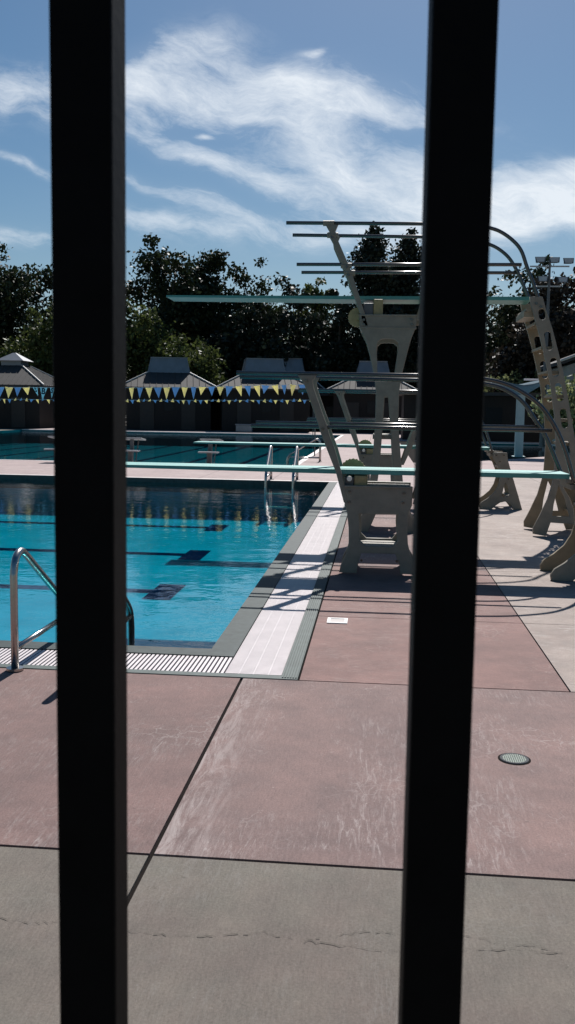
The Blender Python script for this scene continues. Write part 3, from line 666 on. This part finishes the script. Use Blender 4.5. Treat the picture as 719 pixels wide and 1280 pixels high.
def pstring(a, b, n, sag, label, seed, scale=1.0, letters=None, end_posts=True):
    root = empty('pennant_string', ((a[0]+b[0])/2, (a[1]+b[1])/2, 0)); tag(root, label, 'bunting', 'pennant strings over the far pool')
    rg = random.Random(seed); off = Vector(root.location)
    def P(t): 
        p = Vector(a)*(1-t)+Vector(b)*t; p.z -= sag*4*t*(1-t); return p-off
    mb = MB(); mb.tube([P(k/40) for k in range(41)], .008, 5); mb.build('cord', WHITE, root)
    for k in range(n):
        t_ = (k+.5)/n; me = PY if k % 2 else PB
        if letters and k in letters: me = PLm
        o = bpy.data.objects.new('pennant', me); col.objects.link(o); o.parent = root; o.location = P(t_)
        wind = rg.uniform(0, 1)
        if scale < .99: o.rotation_euler = (rg.uniform(-.2, 1.1), rg.uniform(-.2, .1)-(.75 if wind > .45 else 0), rg.uniform(-.5, .5)); o.scale = (scale, 1, scale*(.55 if wind > .45 else .85)*rg.uniform(.8, 1.15))
        else: o.rotation_euler = (rg.uniform(-.2, .6), rg.uniform(-.2, .13), rg.uniform(-.6, .6)); o.scale = (scale*rg.uniform(.85, 1.05), 1, scale*rg.uniform(.8, 1.12))
        if letters and k in letters:
            l = bpy.data.objects.new('letter', letter_mesh(letters[k])); col.objects.link(l); l.parent = o
    for q, nm in ((a, 0), (b, 1)):
        mb = MB(); p = Vector(q)-off; mb.cyl((p.x, p.y, 0), (p.x, p.y, p.z+.05), .022, 8); mb.build('post', BLOCKD, root)
a = V(-90, 483, 32.5); b = V(395, 479, 32.5)
x_a, x_b = a[0], b[0]
n1 = int((x_b-x_a)/.315)
letters = {}
for ch, px in (('S', 44), ('B', 55), ('S', 67)):
    k = int(((V(px, 490, 32.5)[0]-x_a)/(x_b-x_a))*n1); letters[k] = ch
pstring((x_a, 32.5, V(-90, 482, 32.5)[1]), (x_b, 32.5, V(395, 480, 32.5)[1]), n1, .10, 'nearer string of large yellow and blue triangular pennants stretched over the lap pool', 3, 1.0, letters)
a = V(-60, 498, 53); b = V(392, 500, 53); n2 = 64
pstring((a[0], 53, a[1]), (b[0], 53, b[1]), n2, .05, 'farther string of small wind-blown yellow and blue pennants hanging lower behind the first', 5, .8)

# ------------------------------------------------------------------ buildings
def frustum(mb, cx_, cy_, w0, d0, z0, w1, d1, z1, mi=0):
    v = [(cx_+sx*w/2, cy_+sy*d/2, z) for w, d, z in ((w0, d0, z0), (w1, d1, z1)) for sx, sy in ((-1, -1), (1, -1), (1, 1), (-1, 1))]
    mb.add(v, [(0, 1, 5, 4), (1, 2, 6, 5), (2, 3, 7, 6), (3, 0, 4, 7), (4, 5, 6, 7), (3, 2, 1, 0)], mi)
def pavilion(px, Y, W, label, cw0=3.0, cw1=2.55, zc=4.15, ch=1.05, lantern=False, rot=0):
    X = V(px, 480, Y)[0]; root = empty('pavilion', (X, Y+W/2, 0), rot); tag(root, label, 'pavilion', 'hip roofed pool pavilions')
    mb = MB(); mb.box((-W/2+.5, -W/2+.5, 0), (W/2-.5, W/2-.5, 3.1)); wl = mb.build('wall', WALLD, root)
    for xx_ in (-W*.22, W*.2):
        mb = MB(); mb.box((xx_-.5, -W/2+.44, .05), (xx_+.5, -W/2+.5-.002, 2.2)); d_ = mb.build('door', TRIM, wl)
    mb = MB(); mb.box((-.35, -W/2+.45, 1.4), (.35, -W/2+.498, 2.3)); mb.build('window', GLASSD, wl)
    mb = MB(); frustum(mb, 0, 0, W, W, 3.05, cw0, cw0, zc); mb.box((-W/2, -W/2, 2.93), (W/2, W/2, 3.045))
    n = 16                                                  # standing seams on the front and side slopes
    for k in range(1, n):
        u = -W/2+W*k/n; uu = max(-cw0/2, min(cw0/2, u)); 
        f_ = 1.0 if abs(u) <= cw0/2 else (W/2-abs(u))/(W/2-cw0/2)
        for ax in (0, 1):
            for sg in (-1, 1):
                p0 = (u, sg*W/2, 3.06); p1 = (u, sg*(W/2-(W/2-cw0/2)*f_), 3.06+(zc-3.05)*f_)
                if ax: p0 = (p0[1], p0[0], p0[2]); p1 = (p1[1], p1[0], p1[2])
                mb.tube([p0, p1], .03, 4)
    rf = mb.build('roof', ROOFD, root)
    for sx in (-1, 1):
        for sy in (-1, 1):
            mb = MB(); mb.tube([(sx*W/2, sy*W/2, 3.08), (sx*cw0/2, sy*cw0/2, zc+.03)], .055, 6); mb.build('ridge_flashing', FLASH, rf)
    if lantern:
        mb = MB(); frustum(mb, 0, 0, 1.5, 1.5, zc, 1.5, 1.5, zc+.35); frustum(mb, 0, 0, 2.1, 2.1, zc+.35, .2, .2, zc+.95)
        mb.build('cupola', CUP, root)
    else:
        mb = MB(); frustum(mb, 0, 0, cw0, cw0, zc+.003, cw1, cw1, zc+ch)
        for sx in (-1, 1):
            for sy in (-1, 1): mb.tube([(sx*cw0/2, sy*cw0/2, zc), (sx*cw1/2, sy*cw1/2, zc+ch)], .05, 6)
        mb.box((-cw1/2-.06, -cw1/2-.06, zc+ch), (cw1/2+.06, cw1/2+.06, zc+ch+.07)); mb.build('cupola', CUP, root)
    return root
pavilion(-4, 64.5, 6.8, 'dark pavilion at the left margin with a small pointed lantern on its hip roof', lantern=True, cw0=1.7, zc=4.5, rot=R(0))
pavilion(198, 66, 7.0, 'dark pavilion with a slate box cupola between the left picket and the tall trees', rot=R(12))
pavilion(352, 80, 7.0, 'pavilion peeking out farther back, only its cupola clear of the roof in front', zc=4.9, ch=1.1, rot=R(10))
pavilion(321, 66, 7.2, 'dark pavilion behind the middle of the pennant strings with a box cupola', rot=R(12))
pavilion(466, 68, 6.6, 'dark pavilion seen through the diving board legs with a lone pale cupola', cw0=2.5, cw1=1.95, rot=R(0))
# long low dark wall joining the pavilions
def long_building(px0, px1, Y, z, label, depth=5):
    xa = V(px0, 500, Y)[0]; xb = V(px1, 500, Y)[0]; root = empty('pool_house', ((xa+xb)/2, Y+depth/2, 0)); tag(root, label, 'building', 'dark low pool buildings')
    W = (xb-xa)/2; mb = MB(); mb.box((-W, -depth/2, 0), (W, depth/2, z)); wl = mb.build('wall', WALLD, root)
    mb = MB(); mb.box((-W-.3, -depth/2-.5, z), (W+.3, depth/2+.3, z+.18)); mb.build('roof', ROOFD, root)
    x = -W+1.2
    while x < W-1.2:
        mb = MB(); mb.box((x, -depth/2-.03, .9), (x+.9, -depth/2-.001, 1.9)); mb.build('window', GLASSD, wl); x += 3.4
    return root
long_building(-200, 60, 71, 2.7, 'long low dark building behind the lantern pavilion on the left', 5)
long_building(225, 470, 72.5, 2.7, 'long low dark building joining the middle pavilions behind the lap pool', 4)
long_building(505, 770, 54, 2.55, 'dark open-fronted building across the right-hand pool behind the teal post', 5)
X, Y = G(303, 541); eb = empty('deck_box', (X, 64.2, 0)); tag(eb, 'grey lidded storage box against the dark wall under the pennant strings', 'storage box')
mb = MB(); mb.box((-.55, -.3, .05), (.55, .3, .5)); mb.box((-.5, -.25, 0), (-.4, .25, .05)); mb.box((.4, -.25, 0), (.5, .25, .05)); mb.build('body', CUP, eb, bevel=.02)
mb = MB(); mb.box((-.6, -.34, .502), (.6, .34, .58)); mb.build('lid', CUP, eb, bevel=.02)
# pale gabled building at the right margin
xa, ze = V(701, 447, 45); root = empty('clubhouse', (xa, 45, 0)); tag(root, 'pale stucco building with a pitched dark roof at the right margin', 'building')
mb = MB(); mb.add([(.35, 0, 0), (9, 0, 0), (9, 6, 0), (.35, 6, 0), (.35, 0, ze-.35), (4.7, 0, ze+1.3), (9, 0, ze-.35), (.35, 6, ze-.35), (4.7, 6, ze+1.3), (9, 6, ze-.35)], [(0, 1, 6, 5, 4), (2, 3, 7, 8, 9), (0, 4, 7, 3), (1, 2, 9, 6), (0, 3, 2, 1)]); mb.build('wall', PALE, root)
for sg in (0, 1):
    f = lambda x: x if not sg else 9.4-x
    mb = MB(); v = [(f(-.1), -.6, ze-.35), (f(4.7), -.6, ze+1.5), (f(4.7), 6.4, ze+1.5), (f(-.1), 6.4, ze-.35)]
    mb.add(v+[(x, y, z_+.16) for x, y, z_ in v], [(0, 3, 2, 1), (4, 5, 6, 7), (0, 1, 5, 4), (1, 2, 6, 5), (2, 3, 7, 6), (3, 0, 4, 7)]); rf = mb.build('roof', ROOFD, root)
    mb = MB(); mb.tube([(v[0][0], -.62, ze-.17), (v[1][0], -.62, ze+1.68)], .06, 6); mb.build('verge_trim', FLASH, rf)
# shade canopy on a teal post
X, Y = G(648, 571); sc_ = empty('shade_canopy', (X, Y, 0)); tag(sc_, 'blue grey fabric shade canopy on a single pale teal post beside the right pool', 'canopy')
mb = MB(); mb.box((-.14, -.14, 0), (.14, .14, 2.42)); mb.box((-.22, -.22, 0), (.22, .22, .03)); mb.build('post', TEALP, sc_, bevel=.01)
mb = MB(); c = [(-1.25, -1.2, 2.62), (1.1, -1.2, 2.74), (1.1, 1.3, 2.78), (-1.25, 1.3, 2.66)]; sagp = (0, 0, 2.25)
pts = []; n = 8
for i in range(n+1):
    for j in range(n+1):
        u, v_ = i/n, j/n; p = Vector(c[0])*(1-u)*(1-v_)+Vector(c[1])*u*(1-v_)+Vector(c[2])*u*v_+Vector(c[3])*(1-u)*v_
        k = math.exp(-((u-.52)**2+(v_-.45)**2)*9); p.z = p.z-.42*k+.05*math.sin(u*9); pts.append(p)
mb.add(pts, [(i*(n+1)+j, (i+1)*(n+1)+j, (i+1)*(n+1)+j+1, i*(n+1)+j+1) for i in range(n) for j in range(n)]); cl = mb.build('fabric', CLOTHB, sc_, smooth=True); sm = cl.modifiers.new('s', 'SOLIDIFY'); sm.thickness = .012
mb = MB(); mb.box((-.1, -1.25, 2.72), (.5, -1.19, 2.79)); mb.build('white_clip', WHITE, sc_)
# floodlight mast
X = V(689, 400, 45)[0]; fl = empty('floodlight_mast', (X, 46, 0)); tag(fl, 'slim floodlight mast carrying five rectangular lamps against the right-hand trees', 'light mast')
zt = V(689, 322, 46)[1]
mb = MB(); mb.tube([(0, 0, 0), (0, 0, zt*.6), (0, 0, zt)], [.13, .08, .05], 10); mb.build('mast', BLOCKD, fl)
z2 = V(689, 333, 46)[1]; z3 = V(689, 358, 46)[1]
mb = MB(); mb.box((-.9, -.04, z2-.03), (.9, .04, z2+.03)); mb.box((-.55, -.04, z3-.03), (.55, .04, z3+.03)); mb.build('cross_arm', BLOCKW, fl)
for (px, py) in ((675, 325), (692.5, 325.5), (710, 326.5), (678, 349), (703, 350)):
    lx, lz = V(px, py, 46); lx -= X
    mb = MB(); mb.add([(lx-.22, -.22, lz-.13), (lx+.22, -.22, lz-.13), (lx+.25, -.12, lz+.13), (lx-.25, -.12, lz+.13), (lx-.16, .16, lz-.1), (lx+.16, .16, lz-.1), (lx+.16, .18, lz+.12), (lx-.16, .18, lz+.12)], [(0, 1, 2, 3), (4, 7, 6, 5), (0, 4, 5, 1), (3, 2, 6, 7), (0, 3, 7, 4), (1, 5, 6, 2)]); lh = mb.build('floodlight', BLOCKD, fl)
    mb = MB(); mb.add([(lx-.16, -.225, lz-.11), (lx+.16, -.225, lz-.11), (lx+.21, -.15, lz+.11), (lx-.21, -.15, lz+.11)], [(0, 1, 2, 3)]); mb.build('lens', mat('lamp_lens', (.5, .5, .48), .3), lh)

# ------------------------------------------------------------------ trees
def leaves(centres, radii, n, size, mat_, parent, name='crown', flat=.8, dark=None):
    """leaf faces scattered through a set of clumps"""
    centres = np.array(centres); radii = np.array(radii); w_ = radii**2.4; w_ /= w_.sum()
    idx = rng.choice(len(centres), n, p=w_); d = rng.normal(size=(n, 3)); d /= np.linalg.norm(d, axis=1)[:, None]
    rr = rng.random(n)**.45*(1+.18*rng.normal(size=n)); p = centres[idx]+d*(radii[idx]*rr)[:, None]*np.array([1, 1, flat])
    a = rng.normal(size=(n, 3)); a /= np.linalg.norm(a, axis=1)[:, None]; b = np.cross(a, rng.normal(size=(n, 3))); b /= np.linalg.norm(b, axis=1)[:, None]
    s = size*(.6+.8*rng.random(n))[:, None]
    v = np.stack([p-a*s*.5, p+b*s*.30, p+a*s*.5, p-b*s*.30], 1).reshape(-1, 3)
    me = bpy.data.meshes.new(name); me.vertices.add(4*n); me.vertices.foreach_set('co', v.ravel()); me.loops.add(4*n); me.loops.foreach_set('vertex_index', np.arange(4*n))
    me.polygons.add(n); me.polygons.foreach_set('loop_start', np.arange(n)*4); me.polygons.foreach_set('loop_total', np.full(n, 4)); me.update(calc_edges=True); me.materials.append(mat_)
    o = bpy.data.objects.new(name, me); col.objects.link(o); o.parent = parent; return o
def tree(name, px, top_py, Y, width, base_z, label, leafm, n=9000, size=.32, clumps=26, kind='round', seed=1, group='trees behind the pools', rad=.17):
    rs = np.random.default_rng(seed); X, ztop = V(px, top_py, Y)
    root = empty(name, (X, Y, 0)); tag(root, label, 'tree' if 'shrub' not in name else 'shrub', group)
    H = ztop; cz = (H+base_z)/2; hz = (H-base_z)/2; C = []; Rr = []
    if kind == 'round':
        for k in range(clumps):
            while True:
                q = rs.uniform(-1, 1, 3)
                if .25 < np.linalg.norm(q) < 1: break
            r = rs.uniform(.55, 1.3)*rad*width*(1.15-.35*max(0, q[2]))
            C.append((q[0]*(width/2-r*.5), q[1]*(width/2-r*.5)*.8, cz+q[2]*(hz-r*.6))); Rr.append(r)
        C.append((rs.uniform(-.15, .15)*width, 0, H-rad*width*.55)); Rr.append(rad*width*.6)
        C.append((0, 0, cz)); Rr.append(width*.26)
    else:
        for k in range(clumps):
            t_ = (k+.5)/clumps; r = width/2*min(1, (1-t_)*5)**.6*rs.uniform(.6, .95); an = rs.uniform(0, 6.28); o_ = width/2*min(1, (1-t_)*3.5)*.5
            C.append((o_*math.cos(an), o_*math.sin(an), base_z+t_*(H-base_z)*.98)); Rr.append(max(.28, r*.75))
    leaves(C, Rr, n, size, leafm, root)
    mb = MB(); tr = max(.1, H*.022)
    if H > 3:
        mb.tube([(0, 0, 0), (.1, 0, H*.25), (-.05, .1, H*.5), (.1, 0, H*.8)], [tr, tr*.8, tr*.55, tr*.15], 8)
        for k in range(min(9, len(C))):
            c = Vector(C[k]); s_ = Vector((0, 0, min(c.z*.7, H*.5))); mdp = (s_+c)/2+Vector((0, 0, -.2)); mb.tube([s_, mdp, c], [tr*.4, tr*.25, tr*.08], 5)
    else:
        for k in range(4): mb.tube([(.1*k-.15, 0, 0), (C[k][0]*.5, C[k][1]*.5, H*.55)], [.04, .02], 5)
    mb.build('trunk', BARK, root)
    return root
T = [  # name, px, top, Y, width, base, label, leaf, n, size, clumps, kind, seed
 ('oak_tree', 12, 300, 84, 11.0, 2.5, 'dark oak whose crown fills the left margin behind the lantern pavilion', LEAF_OAK, 15000, .42, 34, 'round', 1),
 ('oak_tree', 108, 306, 88, 9.5, 2.5, 'dark oak mostly hidden behind the left-hand picket', LEAF_OAK, 12000, .42, 30, 'round', 2),
 ('oak_tree', 205, 289, 86, 9.0, 2.5, 'tallest of the dark oaks, its bumpy top just right of the left-hand picket', LEAF_OAK, 14000, .40, 36, 'round', 3),
 ('oak_tree', 268, 309, 88, 8.0, 2.5, 'dark oak in the middle of the left tree group with sky gaps under its crown', LEAF_OAK, 10500, .38, 30, 'round', 4),
 ('oak_tree', 326, 319, 90, 6.6, 5.5, 'thin outlying dark oak crown at the right end of the left group with sky below', LEAF_OAK, 5200, .36, 20, 'round', 5),
 ('leafy_tree', 60, 372, 78, 7.5, 1.0, 'lower green tree between the left margin and the left-hand picket', LEAF_GREEN, 9000, .36, 26, 'round', 6),
 ('leafy_tree', 168, 372, 79, 8.5, 1.0, 'lower green tree rising behind the first box cupola', LEAF_GREEN, 12000, .36, 30, 'round', 7),
 ('leafy_tree', 236, 415, 77, 7.5, 1.0, 'low green bushy tree between the two box cupolas', LEAF_GREEN, 10000, .34, 26, 'round', 8),
 ('evergreen_tree', 310, 380, 84, 9.0, .5, 'broad dark evergreen behind the paired cupolas', LEAF_CON, 13000, .42, 26, 'round', 9),
 ('evergreen_tree', 372, 352, 86, 7.5, .5, 'dark pointed evergreen left of the slanted rail post', LEAF_CON, 12000, .40, 26, 'round', 10),
 ('leafy_tree', 398, 345, 92, 5.4, 4.0, 'airy green tree top showing between the rails of the high board', LEAF_GREEN, 5000, .36, 20, 'round', 11),
 ('evergreen_tree', 425, 360, 84, 6.5, .5, 'dark evergreen directly behind the slanted post of the high board', LEAF_CON, 11000, .40, 26, 'round', 12),
 ('redwood_tree', 469, 272, 84, 4.5, 1.0, 'tall narrow conifer, left of the pair behind the high board rails', LEAF_CON, 22000, .34, 60, 'cone', 13),
 ('redwood_tree', 514, 277, 86, 4.7, 1.0, 'tall narrow conifer, right of the pair beside the right-hand picket', LEAF_CON, 22000, .34, 60, 'cone', 14),
 ('evergreen_tree', 492, 340, 83, 5.4, .5, 'dark evergreen filling the gap below the two tall conifers', LEAF_CON, 9500, .38, 24, 'round', 15),
 ('evergreen_tree', 560, 330, 86, 7.5, .5, 'dark evergreen hidden behind the right-hand picket', LEAF_CON, 11000, .40, 26, 'round', 16),
 ('oak_tree', 628, 336, 78, 7.2, 1.5, 'sparse dark oak with bright gaps just right of the right-hand picket', LEAF_OAK, 6300, .36, 30, 'round', 17),
 ('oak_tree', 668, 318, 66, 5.4, 1.5, 'dark tree behind the top lamps of the floodlight mast', LEAF_OAK, 9000, .30, 26, 'round', 18),
 ('russet_tree', 718, 330, 60, 7.0, 1.0, 'large reddish dark tree at the right margin behind the light mast', LEAF_RED, 14000, .32, 30, 'round', 19),
 ('russet_tree', 668, 392, 62, 5.4, .5, 'lower reddish dark tree behind the ladder of the high board', LEAF_RED, 8000, .32, 24, 'round', 20),
 ('leafy_tree', 800, 300, 66, 9.0, .5, 'green tree out at the far right edge beyond the clubhouse', LEAF_GREEN, 9000, .36, 26, 'round', 21),
 ('oak_tree', -75, 310, 84, 10.0, 2.0, 'dark oak beyond the left edge of the view', LEAF_OAK, 9000, .45, 28, 'round', 22),
]
for a in T:
    tree(*a[:11], a[11], a[12])
for k, (px, top, Y, w_, lb) in enumerate(((612, 470, 60, 2.6, 'pale leafy shrub over the dark roof just right of the right-hand picket'), (640, 461, 60, 3.0, 'pale leafy shrub directly above the shade canopy'), (668, 464, 60, 2.8, 'pale leafy shrub beside the high board ladder'), (712, 466, 42, 3.6, 'large leafy shrub against the pale wall of the clubhouse'))):
    tree('shrub', px, top, Y, w_, .3, lb, LEAF_HEDGE, 2600, .22, 14, 'round', 40+k, 'pale shrubs above the dark building', .2)
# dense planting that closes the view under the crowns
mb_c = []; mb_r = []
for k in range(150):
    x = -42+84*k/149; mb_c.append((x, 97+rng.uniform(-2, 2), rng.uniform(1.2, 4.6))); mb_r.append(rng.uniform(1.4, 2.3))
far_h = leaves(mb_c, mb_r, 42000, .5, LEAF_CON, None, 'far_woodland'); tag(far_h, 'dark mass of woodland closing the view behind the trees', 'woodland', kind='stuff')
